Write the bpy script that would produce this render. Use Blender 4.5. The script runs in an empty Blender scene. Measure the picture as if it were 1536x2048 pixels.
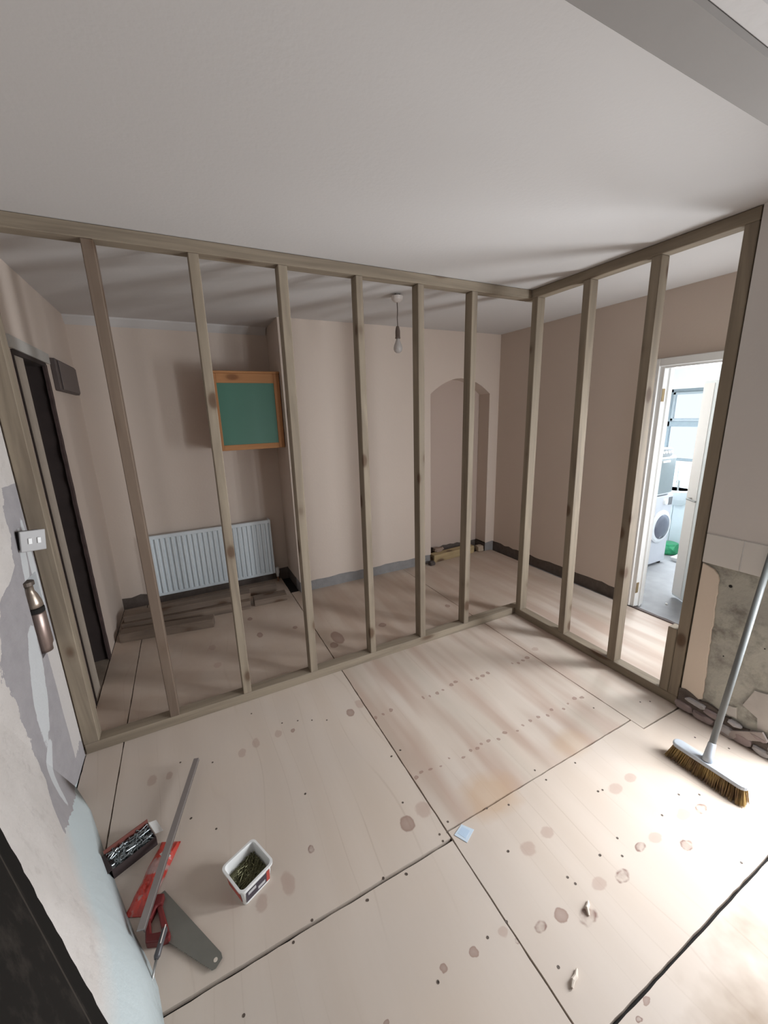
import bpy, bmesh, math, random
from mathutils import Vector, Matrix, noise
random.seed(7)
C = bpy.context.scene.collection
scene = bpy.context.scene

# ---------------------------------------------------------------- camera
cam_data = bpy.data.cameras.new('camera')
cam_data.sensor_fit = 'HORIZONTAL'; cam_data.sensor_width = 36.0
cam_data.lens = 786.84 / 1536 * 36.0
cam_data.clip_start = 0.02
cam = bpy.data.objects.new('camera', cam_data); C.objects.link(cam)
cam.matrix_world = (Matrix.Translation((-2.2391, -2.1505, 1.6137))
                    @ Matrix.Rotation(-0.46236, 4, 'Z') @ Matrix.Rotation(1.32852, 4, 'X')
                    @ Matrix.Rotation(-0.0313, 4, 'Z'))
scene.camera = cam

# ---------------------------------------------------------------- daylight
world = bpy.data.worlds.new('world'); scene.world = world; world.use_nodes = True
wn = world.node_tree; bg = wn.nodes['Background']
bg.inputs[0].default_value = (0.86, 0.93, 1.0, 1); bg.inputs[1].default_value = 1.15

def area(name, loc, target, sx, sy, power, col):
    l = bpy.data.lights.new(name, 'AREA'); l.shape = 'RECTANGLE'; l.size = sx; l.size_y = sy
    l.energy = power; l.color = col
    o = bpy.data.objects.new(name, l); C.objects.link(o); o.location = loc
    d = Vector(target) - Vector(loc)
    o.rotation_euler = d.to_track_quat('-Z', 'Y').to_euler()
    return o
# daylight through the glazed garden door beside the camera and the utility window
area('garden_door_daylight', (0.14, -1.84, 0.92), (-2.0, -1.1, 0.15), 0.24, 0.75, 42, (0.96, 0.98, 1.0))
area('garden_daylight', (0.30, -2.60, 1.05), (-0.7, 1.2, 0.9), 0.60, 1.4, 42, (0.90, 0.95, 1.0))
area('rear_fill_light', (-2.6, -4.0, 1.55), (-1.8, 0.0, 1.2), 1.2, 1.2, 1.5, (0.97, 0.98, 1.0))  # added weak fill lamp behind the camera; the rear wall has no opening
area('passage_fill_light', (0.915, -1.39, 1.05), (0.1, 0.0, 0.8), 0.34, 1.2, 41, (0.90, 0.95, 1.0))  # added lamp, out of view, to brighten the passage and chimney breast
area('utility_window_daylight', (2.6, 0.10, 1.4), (0.9, -0.6, 0.9), 0.75, 0.72, 72, (0.88, 0.95, 1.0))

scene.view_settings.view_transform = 'Standard'
scene.view_settings.look = 'None'
scene.view_settings.gamma = 1.0
scene.view_settings.use_curve_mapping = False
scene.view_settings.exposure = 0.0

# ---------------------------------------------------------------- mesh helpers
def wloc(o):
    v = Vector((0, 0, 0))
    while o is not None:
        v += o.location; o = o.parent
    return v
def obj(name, bm, m, parent=None, org=None, smooth=False, bevel=0, seg=1):
    """link a bmesh (built in world coordinates) as one object"""
    if org is None: org = wloc(parent) if parent else Vector((0, 0, 0))
    org = Vector(org)
    bmesh.ops.recalc_face_normals(bm, faces=bm.faces)
    bmesh.ops.translate(bm, verts=bm.verts, vec=-org)
    me = bpy.data.meshes.new(name); bm.to_mesh(me); bm.free()
    if smooth is not None:
        for p in me.polygons: p.use_smooth = smooth
    if isinstance(m, (list, tuple)):
        for x in m: me.materials.append(x)
    else: me.materials.append(m)
    o = bpy.data.objects.new(name, me); C.objects.link(o)
    if parent: o.parent = parent; o.location = org - wloc(parent)
    else: o.location = org
    if bevel:
        b = o.modifiers.new('bevel', 'BEVEL'); b.width = bevel; b.segments = seg; b.limit_method = 'ANGLE'
    return o
def tag(o, label, cat, group=None):
    o['label'] = label; o['category'] = cat
    if group: o['group'] = group
    return o
def thing(name, label, cat, loc, group=None):
    o = bpy.data.objects.new(name, None); C.objects.link(o); o.location = loc; o.empty_display_size = .1
    return tag(o, label, cat, group)
def struct(o): o['kind'] = 'structure'; return o
def stuff(o): o['kind'] = 'stuff'; return o
def B(): return bmesh.new()
def box(bm, x0, x1, y0, y1, z0, z1, M=None):
    vs = [bm.verts.new((x, y, z)) for x in (x0, x1) for y in (y0, y1) for z in (z0, z1)]
    if M is not None:
        for v in vs: v.co = M @ v.co
    for f in ((0,1,3,2),(4,6,7,5),(0,4,5,1),(2,3,7,6),(0,2,6,4),(1,5,7,3)): bm.faces.new([vs[i] for i in f])
    return bm
def prism(bm, pts, axis, a, b, M=None):
    """polygon pts in the two other axes, extruded along axis from a to b"""
    def mk(p, t):
        if axis == 'x': v = Vector((t, p[0], p[1]))
        elif axis == 'y': v = Vector((p[0], t, p[1]))
        else: v = Vector((p[0], p[1], t))
        return bm.verts.new(M @ v if M is not None else v)
    A = [mk(p, a) for p in pts]; D = [mk(p, b) for p in pts]; n = len(pts)
    bm.faces.new(A); bm.faces.new(D[::-1])
    for i in range(n): bm.faces.new((A[i], D[i], D[(i+1) % n], A[(i+1) % n]))
    return bm
def tube(bm, path, r, seg=10):
    path = [Vector(p) for p in path]; rings = []
    rs = r if isinstance(r, (list, tuple)) else [r]*len(path)
    up = Vector((0, 0, 1)); prev = None
    for i, p in enumerate(path):
        d = (path[min(i+1, len(path)-1)] - path[max(i-1, 0)]).normalized()
        if prev is None:
            u = d.cross(up if abs(d.z) < .9 else Vector((1, 0, 0))).normalized()
        else: u = (prev - d*prev.dot(d)).normalized()
        prev = u; w = d.cross(u)
        rings.append([bm.verts.new(p + (u*math.cos(t) + w*math.sin(t))*rs[i]) for t in [2*math.pi*k/seg for k in range(seg)]])
    for a, b in zip(rings, rings[1:]):
        for k in range(seg): bm.faces.new((a[k], a[(k+1) % seg], b[(k+1) % seg], b[k]))
    bm.faces.new(rings[0][::-1]); bm.faces.new(rings[-1])
    return bm
def lathe(bm, prof, c, seg=20, M=None):
    """prof: (r, z) pairs about the vertical through c"""
    c = Vector(c); rings = []
    for r, z in prof:
        ring = []
        for k in range(seg):
            v = Vector((r*math.cos(2*math.pi*k/seg), r*math.sin(2*math.pi*k/seg), z))
            if M is not None: v = M @ v
            ring.append(bm.verts.new(c + v))
        rings.append(ring)
    for a, b in zip(rings, rings[1:]):
        for k in range(seg): bm.faces.new((a[k], a[(k+1) % seg], b[(k+1) % seg], b[k]))
    bm.faces.new(rings[0][::-1]); bm.faces.new(rings[-1])
    return bm
def rock(bm, c, sx, sy, sz, seed, sub=2):
    r = bmesh.ops.create_icosphere(bm, subdivisions=sub, radius=1.0)
    for v in r['verts']:
        n = noise.noise(v.co*1.3 + Vector((seed*7.1, seed*3.3, 0)))
        v.co *= 1 + .45*n
        v.co = Vector((max(-.8, min(.8, v.co.x))*sx, max(-.8, min(.8, v.co.y))*sy, max(-.75, min(.75, v.co.z))*sz)) + Vector(c)
    return bm
def ragged(p0, p1, n, amp, seed):
    """points from p0 to p1 with a jagged offset"""
    out = []; rr = random.Random(seed)
    d = Vector(p1) - Vector(p0); nn = Vector((-d[1], d[0])).normalized()
    for i in range(n+1):
        q = Vector(p0) + d*(i/n)
        if 0 < i < n: q += nn*rr.uniform(-amp, amp)
        out.append((q[0], q[1]))
    return out

# ---------------------------------------------------------------- material helpers
class NT:
    def __init__(s, name):
        s.m = bpy.data.materials.new(name); s.m.use_nodes = True; s.t = s.m.node_tree
        s.n = s.t.nodes; s.b = s.n['Principled BSDF']; s.b.inputs['Roughness'].default_value = .8
    def link(s, a, b): s.t.links.new(a, b)
    def set(s, inp, v):
        if hasattr(v, 'is_linked') or hasattr(v, 'links'): s.link(v, inp)
        else: inp.default_value = v
    def math(s, op, a, b=0.0, c=0.0, clamp=False):
        n = s.n.new('ShaderNodeMath'); n.operation = op; n.use_clamp = clamp
        s.set(n.inputs[0], a); s.set(n.inputs[1], b)
        if len(n.inputs) > 2: s.set(n.inputs[2], c)
        return n.outputs[0]
    def vmath(s, op, a, b=(0,0,0)):
        n = s.n.new('ShaderNodeVectorMath'); n.operation = op
        s.set(n.inputs[0], a); s.set(n.inputs[1], b)
        return n.outputs['Value'] if op in ('LENGTH', 'DISTANCE', 'DOT_PRODUCT') else n.outputs[0]
    def pos(s): return s.n.new('ShaderNodeNewGeometry').outputs['Position']
    def objco(s):
        return s.n.new('ShaderNodeTexCoord').outputs['Object']
    def rand(s): return s.n.new('ShaderNodeObjectInfo').outputs['Random']
    def xyz(s, v):
        n = s.n.new('ShaderNodeSeparateXYZ'); s.link(v, n.inputs[0]); return n.outputs
    def noise(s, v, scale, detail=3, rough=.5, dist=0, out='Fac'):
        n = s.n.new('ShaderNodeTexNoise'); s.link(v, n.inputs['Vector'])
        n.inputs['Scale'].default_value = scale; n.inputs['Detail'].default_value = detail
        n.inputs['Roughness'].default_value = rough; n.inputs['Distortion'].default_value = dist
        return n.outputs[out]
    def ramp(s, f, stops):
        n = s.n.new('ShaderNodeValToRGB'); s.set(n.inputs[0], f); e = n.color_ramp.elements
        while len(e) < len(stops): e.new(.5)
        for i, (p, c) in enumerate(stops):
            e[i].position = p; e[i].color = (c, c, c, 1) if not isinstance(c, (tuple, list)) else (*c[:3], 1)
        return n.outputs[0]
    def mix(s, f, a, b):
        n = s.n.new('ShaderNodeMix'); n.data_type = 'RGBA'
        def col(v): return (*v[:3], 1) if isinstance(v, (tuple, list)) else v
        s.set(n.inputs[0], f); s.set(n.inputs[6], col(a)); s.set(n.inputs[7], col(b)); return n.outputs[2]
    def color(s, v):
        s.set(s.b.inputs['Base Color'], (*v[:3], 1) if isinstance(v, (tuple, list)) else v)
    def bump(s, h, strength=.3, dist=.01):
        n = s.n.new('ShaderNodeBump'); n.inputs['Strength'].default_value = strength
        n.inputs['Distance'].default_value = dist; s.link(h, n.inputs['Height'])
        s.link(n.outputs[0], s.b.inputs['Normal'])
    def rough(s, r): s.b.inputs['Roughness'].default_value = r; return s
    def metal(s, v): s.b.inputs['Metallic'].default_value = v; return s
def plain(name, col, rough=.7, metal=0, var=.08, scale=25, bump=.1):
    t = NT(name); t.rough(rough).metal(metal); p = t.objco(); f = t.noise(p, scale, 3)
    t.color(t.mix(f, tuple(c*(1-var) for c in col), tuple(min(1, c*(1+var)) for c in col)))
    if bump: t.bump(f, bump, .002)
    return t.m
def paint(name, col, var=.04):
    t = NT(name); t.rough(.85); p = t.pos()
    a = t.noise(p, 1.3, 3); b = t.noise(p, 60, 2)
    t.color(t.mix(a, tuple(c*(1-var) for c in col), tuple(min(1, c*(1+var)) for c in col)))
    t.bump(t.math('ADD', t.math('MULTIPLY', a, 3.0), b), .15, .004)
    return t.m
def timber(name, axis, light, dark, knot=(.10, .055, .03), gain=1.0, kden=1.0):
    """sawn softwood, grain along the given axis"""
    t = NT(name); t.rough(.78); v = t.objco()
    off = t.math('MULTIPLY', t.rand(), 37.0)
    cx = t.n.new('ShaderNodeCombineXYZ')
    for i in range(3): t.link(off, cx.inputs[i])
    v = t.vmath('ADD', v, cx.outputs[0])
    s = [14.0, 14.0, 14.0]; s['xyz'.index(axis)] = 1.1
    g = t.vmath('MULTIPLY', v, tuple(s))
    n1 = t.noise(g, 1.0, 4, .55, 1.2); fine = t.noise(t.vmath('MULTIPLY', g, (3, 3, 3)), 2.5, 3)
    base = t.mix(t.ramp(n1, [(.3, 0), (.7, 1)]), dark, light)
    base = t.mix(t.math('MULTIPLY', fine, .35), base, dark)
    big = t.noise(v, 1.6, 2); base = t.mix(t.ramp(big, [(.45, 0), (.75, .45)]), base, tuple(c*.72 for c in light))
    ks = [7.0, 7.0, 7.0]; ks['xyz'.index(axis)] = 3.3*kden
    vo = t.n.new('ShaderNodeTexVoronoi'); t.link(t.vmath('MULTIPLY', v, tuple(ks)), vo.inputs['Vector']); vo.inputs['Scale'].default_value = 1.0
    k = t.ramp(vo.outputs['Distance'], [(.0, 1), (.13, .85), (.2, .18), (.3, 0)])
    base = t.mix(k, base, knot)
    t.color(base); t.bump(n1, .25, .003)
    return t.m

KNOTS= [(-1.495,-0.477,0.008,0.012,1),(-1.449,-0.476,0.007,0.009,1),(-1.396,-0.468,0.012,0.013,1),(-1.184,-0.473,0.008,0.012,1),(-1.144,-0.48,0.007,0.009,1),(-1.091,-0.479,0.011,0.013,1),(-1.045,-0.473,0.008,0.008,1),(-0.973,-0.459,0.014,0.014,1),(-0.935,-0.451,0.014,0.011,1),(-0.838,-0.482,0.008,0.008,1),(-0.797,-0.489,0.011,0.013,1),(-0.752,-0.486,0.015,0.014,1),(-0.705,-0.481,0.011,0.013,1),(-0.501,-0.483,0.008,0.008,1),(-0.461,-0.5,0.01,0.01,1),(-0.415,-0.492,0.01,0.011,1),(-0.368,-0.484,0.017,0.015,1),(-1.493,-0.899,0.01,0.008,1),(-1.457,-0.884,0.01,0.007,1),(-1.412,-0.893,0.01,0.006,1),(-1.361,-0.904,0.007,0.005,1),(-1.301,-0.887,0.005,0.005,1),(-1.237,-0.912,0.01,0.006,1),(-1.18,-0.897,0.009,0.009,1),(-1.143,-0.903,0.011,0.009,1),(-1.11,-0.892,0.009,0.007,1),(-1.064,-0.895,0.012,0.009,1),(-1.013,-0.911,0.01,0.009,1),(-0.957,-0.894,0.012,0.01,1),(-0.891,-0.916,0.008,0.007,1),(-0.838,-0.903,0.007,0.007,1),(-0.779,-0.898,0.009,0.009,1),(-0.722,-0.9,0.011,0.009,1),(-0.67,-0.915,0.009,0.009,1),(-0.616,-0.896,0.01,0.009,1),(-0.554,-0.925,0.01,0.008,1),(-0.497,-0.909,0.007,0.006,1),(-0.429,-0.898,0.015,0.011,1),(-0.389,-0.911,0.013,0.007,1),(-1.604,-0.376,0.022,0.029,1),(-1.532,-0.336,0.023,0.034,0),(-1.996,-0.331,0.017,0.025,0),(-2.111,-0.338,0.017,0.033,0),(-2.182,-0.368,0.018,0.026,0),(-1.922,-0.348,0.01,0.014,1),(-1.634,-1.059,0.029,0.032,1),(-1.546,-1.039,0.031,0.034,0),(-2.009,-0.968,0.013,0.016,2),(-2.115,-1.039,0.022,0.039,0),(-2.21,-1.057,0.02,0.027,0),(-1.754,-1.483,0.012,0.011,1),(-1.956,-1.498,0.008,0.006,1),(-2.576,-0.326,0.019,0.031,0),(-2.504,-0.337,0.013,0.022,0),(-1.166,-1.349,0.027,0.021,0),(-1.277,-1.357,0.028,0.024,0),(-0.903,-1.552,0.026,0.015,2),(-0.821,-1.557,0.029,0.016,0),(-1.055,-1.579,0.032,0.019,2),(-1.149,-1.557,0.028,0.019,0),(-1.34,-1.556,0.023,0.018,1),(-1.422,-1.546,0.022,0.016,2),(-1.265,-1.6,0.036,0.022,2),(-1.537,-1.499,0.016,0.013,0),(-1.511,-1.536,0.01,0.007,2),(-1.651,-1.495,0.015,0.014,1),(-0.54,-1.58,0.035,0.017,2),(-0.628,-1.558,0.035,0.019,0),(-0.759,-1.358,0.034,0.021,0),(-0.651,-1.356,0.03,0.018,0),(-0.745,-1.629,0.03,0.017,2),(-1.292,-1.801,0.015,0.008,1),(-1.345,-1.814,0.011,0.006,2),(-1.398,0.387,0.042,0.089,1),(-1.455,0.306,0.028,0.038,1),(-0.395,0.382,0.022,0.024,1),(-1.023,0.38,0.03,0.03,1),(-2.23,0.472,0.024,0.032,0),(-2.245,0.718,0.023,0.036,0),(-1.907,0.718,0.021,0.038,1),(-1.936,1.017,0.019,0.027,1),(-1.641,0.692,0.018,0.024,1),(-0.246,-0.439,0.025,0.019,0)]
SCREWS= [(-2.098,-0.112),(-1.811,-0.326),(-1.739,-0.365),(-1.961,-0.267),(-1.881,-0.292),(-2.418,-0.612),(-1.964,-0.733),(-2.458,-0.281),(-2.318,-0.357),(-1.54,-0.743),(-1.482,-0.732),(-1.606,-0.973),(-1.543,-1.156),(-1.546,-1.183),(-1.511,-1.164),(-2.328,-0.71),(-1.484,-0.731),(-1.537,-0.742),(-0.138,-1.093),(-0.404,-0.999),(-0.993,-1.127),(-0.987,-1.186),(-1.309,-1.162),(-1.218,-1.194),(-1.485,-1.131),(-0.837,-1.331),(-0.798,-1.188),(-1.352,-1.329),(-1.061,-1.499),(-0.993,-1.539),(-1.35,-1.329),(-1.063,-1.499),(-1.221,-1.518),(-1.228,-1.492),(-1.509,-1.486),(-1.59,-1.488),(-1.786,-1.498),(-0.948,-1.491),(-0.835,-1.331),(-0.706,-1.52),(-0.551,-1.502),(-0.476,-1.543),(-0.64,-1.753),(-1.451,-1.639),(-1.727,-1.215),(-1.808,-1.187),(-1.884,-1.22),(-2.42,-0.613),(-1.965,-0.734),(-1.786,-1.499),(-2.302,-1.302),(-2.07,-1.184),(-2.139,-1.211),(-1.887,-1.219),(-1.807,-1.186),(-1.729,-1.213),(-0.087,-1.117),(-0.153,-1.371),(-0.087,-1.483),(-0.813,-1.336)]

# ---------------------------------------------------------------- materials
M_ceil = paint('ceiling_paint', (.57, .545, .53), .02)
M_wall = paint('cream_paint', (.61, .515, .445), .03)
M_white = plain('white_gloss', (.80, .80, .79), .35, var=.02)
M_coolwhite = plain('cool_white', (.74, .80, .82), .4, var=.02)
M_dark = plain('dark_void', (.012, .010, .009), .9)
M_soot = plain('dark_reveal', (.035, .024, .022), .9, var=.3, scale=12)
M_util = plain('utility_wall_paint', (.78, .80, .80), .7, var=.02)
M_conc = plain('utility_concrete_floor', (.30, .30, .31), .8, var=.2, scale=9)
M_steel = plain('brushed_steel', (.42, .42, .41), .38, .85, var=.06)
M_timX = timber('treated_pine_x', 'x', (.34, .28, .205), (.185, .145, .105), kden=.7)
M_timY = timber('treated_pine_y', 'y', (.34, .28, .205), (.185, .145, .105), kden=.7)
M_timZ = timber('treated_pine_z', 'z', (.34, .28, .205), (.185, .145, .105), kden=1.25)
M_timZd = timber('dark_pine_z', 'z', (.20, .145, .105), (.13, .09, .065))
M_oldX = timber('old_timber_x', 'x', (.27, .205, .155), (.15, .11, .085))
M_newX = timber('offcut_timber_x', 'x', (.50, .38, .21), (.34, .25, .13))

def grey_band(name, c1, c2, sc=18):
    t = NT(name); p = t.pos(); t.rough(.95)
    a = t.noise(p, sc, 5, .65); b = t.noise(p, 4, 3)
    t.color(t.mix(t.math('MULTIPLY', a, 1.0), t.mix(b, c1, c2), tuple(x*.55 for x in c1)))
    t.bump(a, .8, .012); return t.m
M_band = grey_band('bare_mortar_grey', (.36, .35, .35), (.24, .22, .21))
M_banddk = grey_band('bare_mortar_dark', (.13, .10, .085), (.20, .17, .15))

def plaster_mat():
    t = NT('bare_plaster'); p = t.pos(); t.rough(.95)
    a = t.noise(p, 9, 6, .65); b = t.noise(p, 3.0, 4, .6, .6); c = t.noise(p, 45, 3)
    col = t.mix(t.ramp(b, [(.35, 0), (.65, 1)]), (.52, .51, .44), (.40, .385, .34))
    col = t.mix(t.ramp(a, [(.48, 0), (.68, .8)]), col, (.17, .155, .135))
    z = t.xyz(p)[1]
    far = t.ramp(t.math('MULTIPLY_ADD', z, -4.0, -5.6), [(.0, 0), (1, 1)])   # rougher, greyer render away from the stud
    col = t.mix(t.math('MULTIPLY', far, t.ramp(t.noise(p, 14, 4, .6), [(.4, 0), (.6, .8)])), col, (.52, .50, .46))
    t.color(col); t.bump(t.math('ADD', a, t.math('MULTIPLY', c, .4)), .6, .01); return t.m
M_plaster = plaster_mat()

def left_wall_mat():
    """warm white paint, peeled back to grey skim along the stud, with white filler streaks"""
    t = NT('peeled_paint'); p = t.pos(); t.rough(.75); x, y, z = t.xyz(p)
    n = t.noise(p, 8, 5, .6, .5); n2 = t.noise(p, 30, 4, .6)
    jit = t.math('ADD', t.math('MULTIPLY_ADD', n, .16, -.08), t.math('MULTIPLY_ADD', n2, .06, -.03))
    jz = t.math('MULTIPLY', jit, .8)
    fz = t.math('MULTIPLY', t.math('ADD', t.math('SUBTRACT', z, .2), t.math('MULTIPLY', jit, .4)), 1/1.2)
    Y = t.ramp(fz, [(.0, .75), (.058, .71), (.0875, .62), (.108, .50), (.2, .47), (.35, .49), (.533, .52), (.683, .40), (.70, .30), (.74, .21), (.95, .163)])
    grey = t.math('GREATER_THAN', t.math('ADD', t.math('ADD', y, Y), t.math('MULTIPLY', jit, .8)), 0.0)
    grey = t.math('MULTIPLY', grey, t.math('LESS_THAN', t.math('ADD', z, t.math('MULTIPLY', jit, .05)), 1.383))
    zl = t.math('ADD', t.math('MULTIPLY', t.math('SUBTRACT', -.17, y), .48), t.math('MULTIPLY', jz, .5))
    grey = t.math('MULTIPLY', grey, t.math('GREATER_THAN', z, zl))
    warm = t.mix(t.ramp(t.noise(p, 5, 4), [(.3, 0), (.7, 1)]), (.60, .56, .53), (.69, .65, .62))
    warm = t.mix(t.ramp(t.noise(p, 16, 6, .75), [(.54, 0), (.72, .5)]), warm, (.44, .40, .38))
    g = t.mix(t.noise(p, 16, 4), (.32, .30, .315), (.43, .41, .42))
    for (sy, sz, ry, rz, tilt) in ((-.285, .60, .075, .24, .25), (-.11, 1.08, .035, .13, .2), (-.62, .42, .10, .05, 0), (-.40, .28, .05, .10, .8), (-.04, .95, .03, .3, 0)):
        yy = t.math('ADD', t.math('SUBTRACT', y, sy), t.math('MULTIPLY', t.math('SUBTRACT', z, sz), -tilt))
        d = t.math('ADD', t.math('POWER', t.math('MULTIPLY', yy, 1/ry), 2.0), t.math('POWER', t.math('ABSOLUTE', t.math('MULTIPLY', t.math('SUBTRACT', z, sz), 1/rz)), 2.0))
        d = t.math('ADD', d, t.math('MULTIPLY', jit, 7.0))
        g = t.mix(t.ramp(d, [(.9, 1), (1.0, 0)]), g, (.62, .635, .645))
    strip = t.math('MULTIPLY', t.math('GREATER_THAN', t.math('ADD', y, t.math('MULTIPLY', jit, .12)), -.125), t.math('LESS_THAN', z, .655))
    strip = t.math('MULTIPLY', strip, t.math('GREATER_THAN', t.math('ADD', z, jit), .10))
    g = t.mix(strip, g, (.60, .565, .545))
    cool = t.math('LESS_THAN', z, t.math('MINIMUM', zl, t.math('MULTIPLY_ADD', n, .10, .37)))
    coolf = t.math('MULTIPLY', t.math('LESS_THAN', z, zl), t.ramp(t.math('ADD', z, t.math('MULTIPLY', jit, .3)), [(.20, 1), (.29, 0)]))
    col = t.mix(coolf, warm, (.56, .63, .645))
    t.color(t.mix(grey, col, g))
    t.bump(t.math('ADD', t.math('ADD', n2, t.math('MULTIPLY', grey, -1.2)), t.math('MULTIPLY', n, .8)), .5, .006)
    return t.m
M_left = left_wall_mat()

def ply_mat(name, knots, tone=0, bands=False, stains_shade=()):
    t = NT(name); t.rough(.62); p = t.pos()
    q = t.vmath('MULTIPLY', p, (1.0, .28, 1.0) if not bands else (1.0, .12, 1.0))
    warp = t.n.new('ShaderNodeTexWave'); warp.wave_type = 'BANDS'; warp.bands_direction = 'X'
    t.link(t.vmath('ADD', q, (tone*3.1, tone*1.7, 0)), warp.inputs['Vector'])
    warp.inputs['Scale'].default_value = 1.5; warp.inputs['Distortion'].default_value = 9.0
    warp.inputs['Detail'].default_value = 2.0; warp.inputs['Detail Scale'].default_value = 1.0
    w = warp.outputs['Fac']
    fine = t.noise(t.vmath('MULTIPLY', p, (60, 5, 1)), 1.0, 3)
    big = t.noise(p, 1.8, 3)
    light = (.62, .53, .455); dark = (.55, .455, .375)
    col = t.mix(t.math('MULTIPLY', w, .45), light, dark)
    line = t.ramp(w, [(.44, 0), (.5, .55), (.56, 0)])
    col = t.mix(t.math('MULTIPLY', line, t.ramp(t.noise(p, 2.3, 2), [(.4, 0), (.62, 1)])), col, (.44, .35, .28))
    col = t.mix(t.ramp(big, [(.4, 0), (.7, .6)]), col, (.57, .505, .455))
    col = t.mix(t.math('MULTIPLY', fine, .3), col, dark)
    if bands:
        f = t.noise(t.vmath('MULTIPLY', p, (7.5, .9, 1)), 1.0, 2, .5)
        col = t.mix(t.ramp(f, [(.42, 0), (.62, .85)]), col, (.46, .34, .275))
        f2 = t.noise(t.vmath('MULTIPLY', t.vmath('ADD', p, (5, 3, 0)), (5.0, .8, 1)), 1.0, 2)
        col = t.mix(t.ramp(f2, [(.5, 0), (.68, .5)]), col, (.47, .41, .34))
    for (sx, sy, rx, ry, c, a) in stains_shade:
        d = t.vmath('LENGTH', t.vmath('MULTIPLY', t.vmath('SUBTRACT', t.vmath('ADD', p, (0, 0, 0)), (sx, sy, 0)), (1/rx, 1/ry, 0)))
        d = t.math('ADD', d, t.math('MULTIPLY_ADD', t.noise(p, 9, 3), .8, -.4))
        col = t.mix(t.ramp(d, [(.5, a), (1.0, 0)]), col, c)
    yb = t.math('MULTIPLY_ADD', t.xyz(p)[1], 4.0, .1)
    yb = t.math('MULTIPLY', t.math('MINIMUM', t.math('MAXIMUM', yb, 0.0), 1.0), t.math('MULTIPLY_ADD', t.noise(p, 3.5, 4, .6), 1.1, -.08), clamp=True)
    col = t.mix(yb, col, (.46, .345, .265))      # the boards turn browner behind the frame
    # knots of the face veneer
    jn = t.noise(p, 38, 2, out='Color')
    pj = t.vmath('ADD', p, t.vmath('MULTIPLY', t.vmath('SUBTRACT', jn, (.5, .5, .5)), (.016, .016, 0)))
    for kind in (0, 1, 2):
        d = None
        for (kx, ky, rx, ry, kk) in knots:
            if kk != kind: continue
            e = t.vmath('LENGTH', t.vmath('MULTIPLY', t.vmath('SUBTRACT', pj, (kx, ky, 0)), (1/rx, 1/ry, 0)))
            d = e if d is None else t.math('MINIMUM', d, e)
        if d is None: continue
        if kind == 0: k = t.ramp(t.math('MULTIPLY', d, .5), [(.0, .55), (.30, .5), (.44, .5), (.58, 0)]); kc = (.40, .27, .22)
        elif kind == 1: k = t.ramp(t.math('MULTIPLY', d, .5), [(.0, .62), (.36, .72), (.46, .85), (.55, 0)]); kc = (.28, .175, .14)
        else: k = t.ramp(t.math('MULTIPLY', d, .5), [(.0, .4), (.28, .5), (.42, 1.0), (.54, 0)]); kc = (.22, .125, .10)
        if kind == 2: k = t.math('MULTIPLY', k, t.ramp(t.noise(p, 30, 2), [(.35, .1), (.6, 1)]))
        col = t.mix(k, col, kc)
    t.color(col); t.bump(fine, .06, .002)
    return t.m

# ---------------------------------------------------------------- floor
H = 2.4
floor = struct(obj('floor', box(B(), -3.4, .93, -4.2, 1.85, -.12, -.022), M_dark))
def sheet(poly, m, seed):
    bm = B(); pts = []; rr = random.Random(seed)
    for i in range(len(poly)):
        a, b = Vector(poly[i]), Vector(poly[(i+1) % len(poly)])
        n = max(1, int((b-a).length/.035)); nn = Vector((-(b-a).y, (b-a).x)).normalized()
        for k in range(n):
            q = a + (b-a)*(k/n)
            if k: q = q + nn*rr.uniform(-.0011, .0011)
            pts.append((q.x, q.y))
    prism(bm, pts, 'z', -.018, 0)
    return obj('plywood_sheet', bm, m, floor)
def kin(x0, x1, y0, y1): return [k for k in KNOTS if x0 <= k[0] < x1 and y0 <= k[1] < y1]
g = .003
X0, X1, X2 = -2.72, -1.51, -.315
brownst = [(-1.25, -1.12, .17, .12, (.50, .33, .20), .55), (-.72, -1.10, .12, .09, (.52, .36, .23), .4)]
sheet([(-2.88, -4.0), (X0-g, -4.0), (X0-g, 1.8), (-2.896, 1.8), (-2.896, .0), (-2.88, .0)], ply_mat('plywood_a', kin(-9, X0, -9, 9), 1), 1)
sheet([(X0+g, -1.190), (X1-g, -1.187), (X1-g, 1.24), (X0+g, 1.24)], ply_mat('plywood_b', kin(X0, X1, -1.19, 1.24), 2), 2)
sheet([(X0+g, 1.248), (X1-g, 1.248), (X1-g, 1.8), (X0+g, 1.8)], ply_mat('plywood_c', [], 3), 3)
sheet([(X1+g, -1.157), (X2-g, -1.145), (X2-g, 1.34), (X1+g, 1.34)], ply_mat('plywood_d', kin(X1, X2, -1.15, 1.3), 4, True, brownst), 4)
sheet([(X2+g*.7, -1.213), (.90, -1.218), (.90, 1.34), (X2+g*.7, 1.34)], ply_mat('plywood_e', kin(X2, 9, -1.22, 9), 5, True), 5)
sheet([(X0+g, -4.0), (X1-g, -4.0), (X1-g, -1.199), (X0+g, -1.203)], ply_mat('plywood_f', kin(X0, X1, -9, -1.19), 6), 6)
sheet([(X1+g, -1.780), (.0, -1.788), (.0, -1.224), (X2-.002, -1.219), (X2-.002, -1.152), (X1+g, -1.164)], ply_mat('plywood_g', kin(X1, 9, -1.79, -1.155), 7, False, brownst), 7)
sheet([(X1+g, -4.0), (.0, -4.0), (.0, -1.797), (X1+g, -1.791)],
      ply_mat('plywood_h', kin(X1, 9, -9, -1.79), 8, False, [(-.95, -2.33, 1.0, .52, (.27, .19, .125), .95)]), 8)  # brown patch is floor shadow painted into the sheet colour
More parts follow.
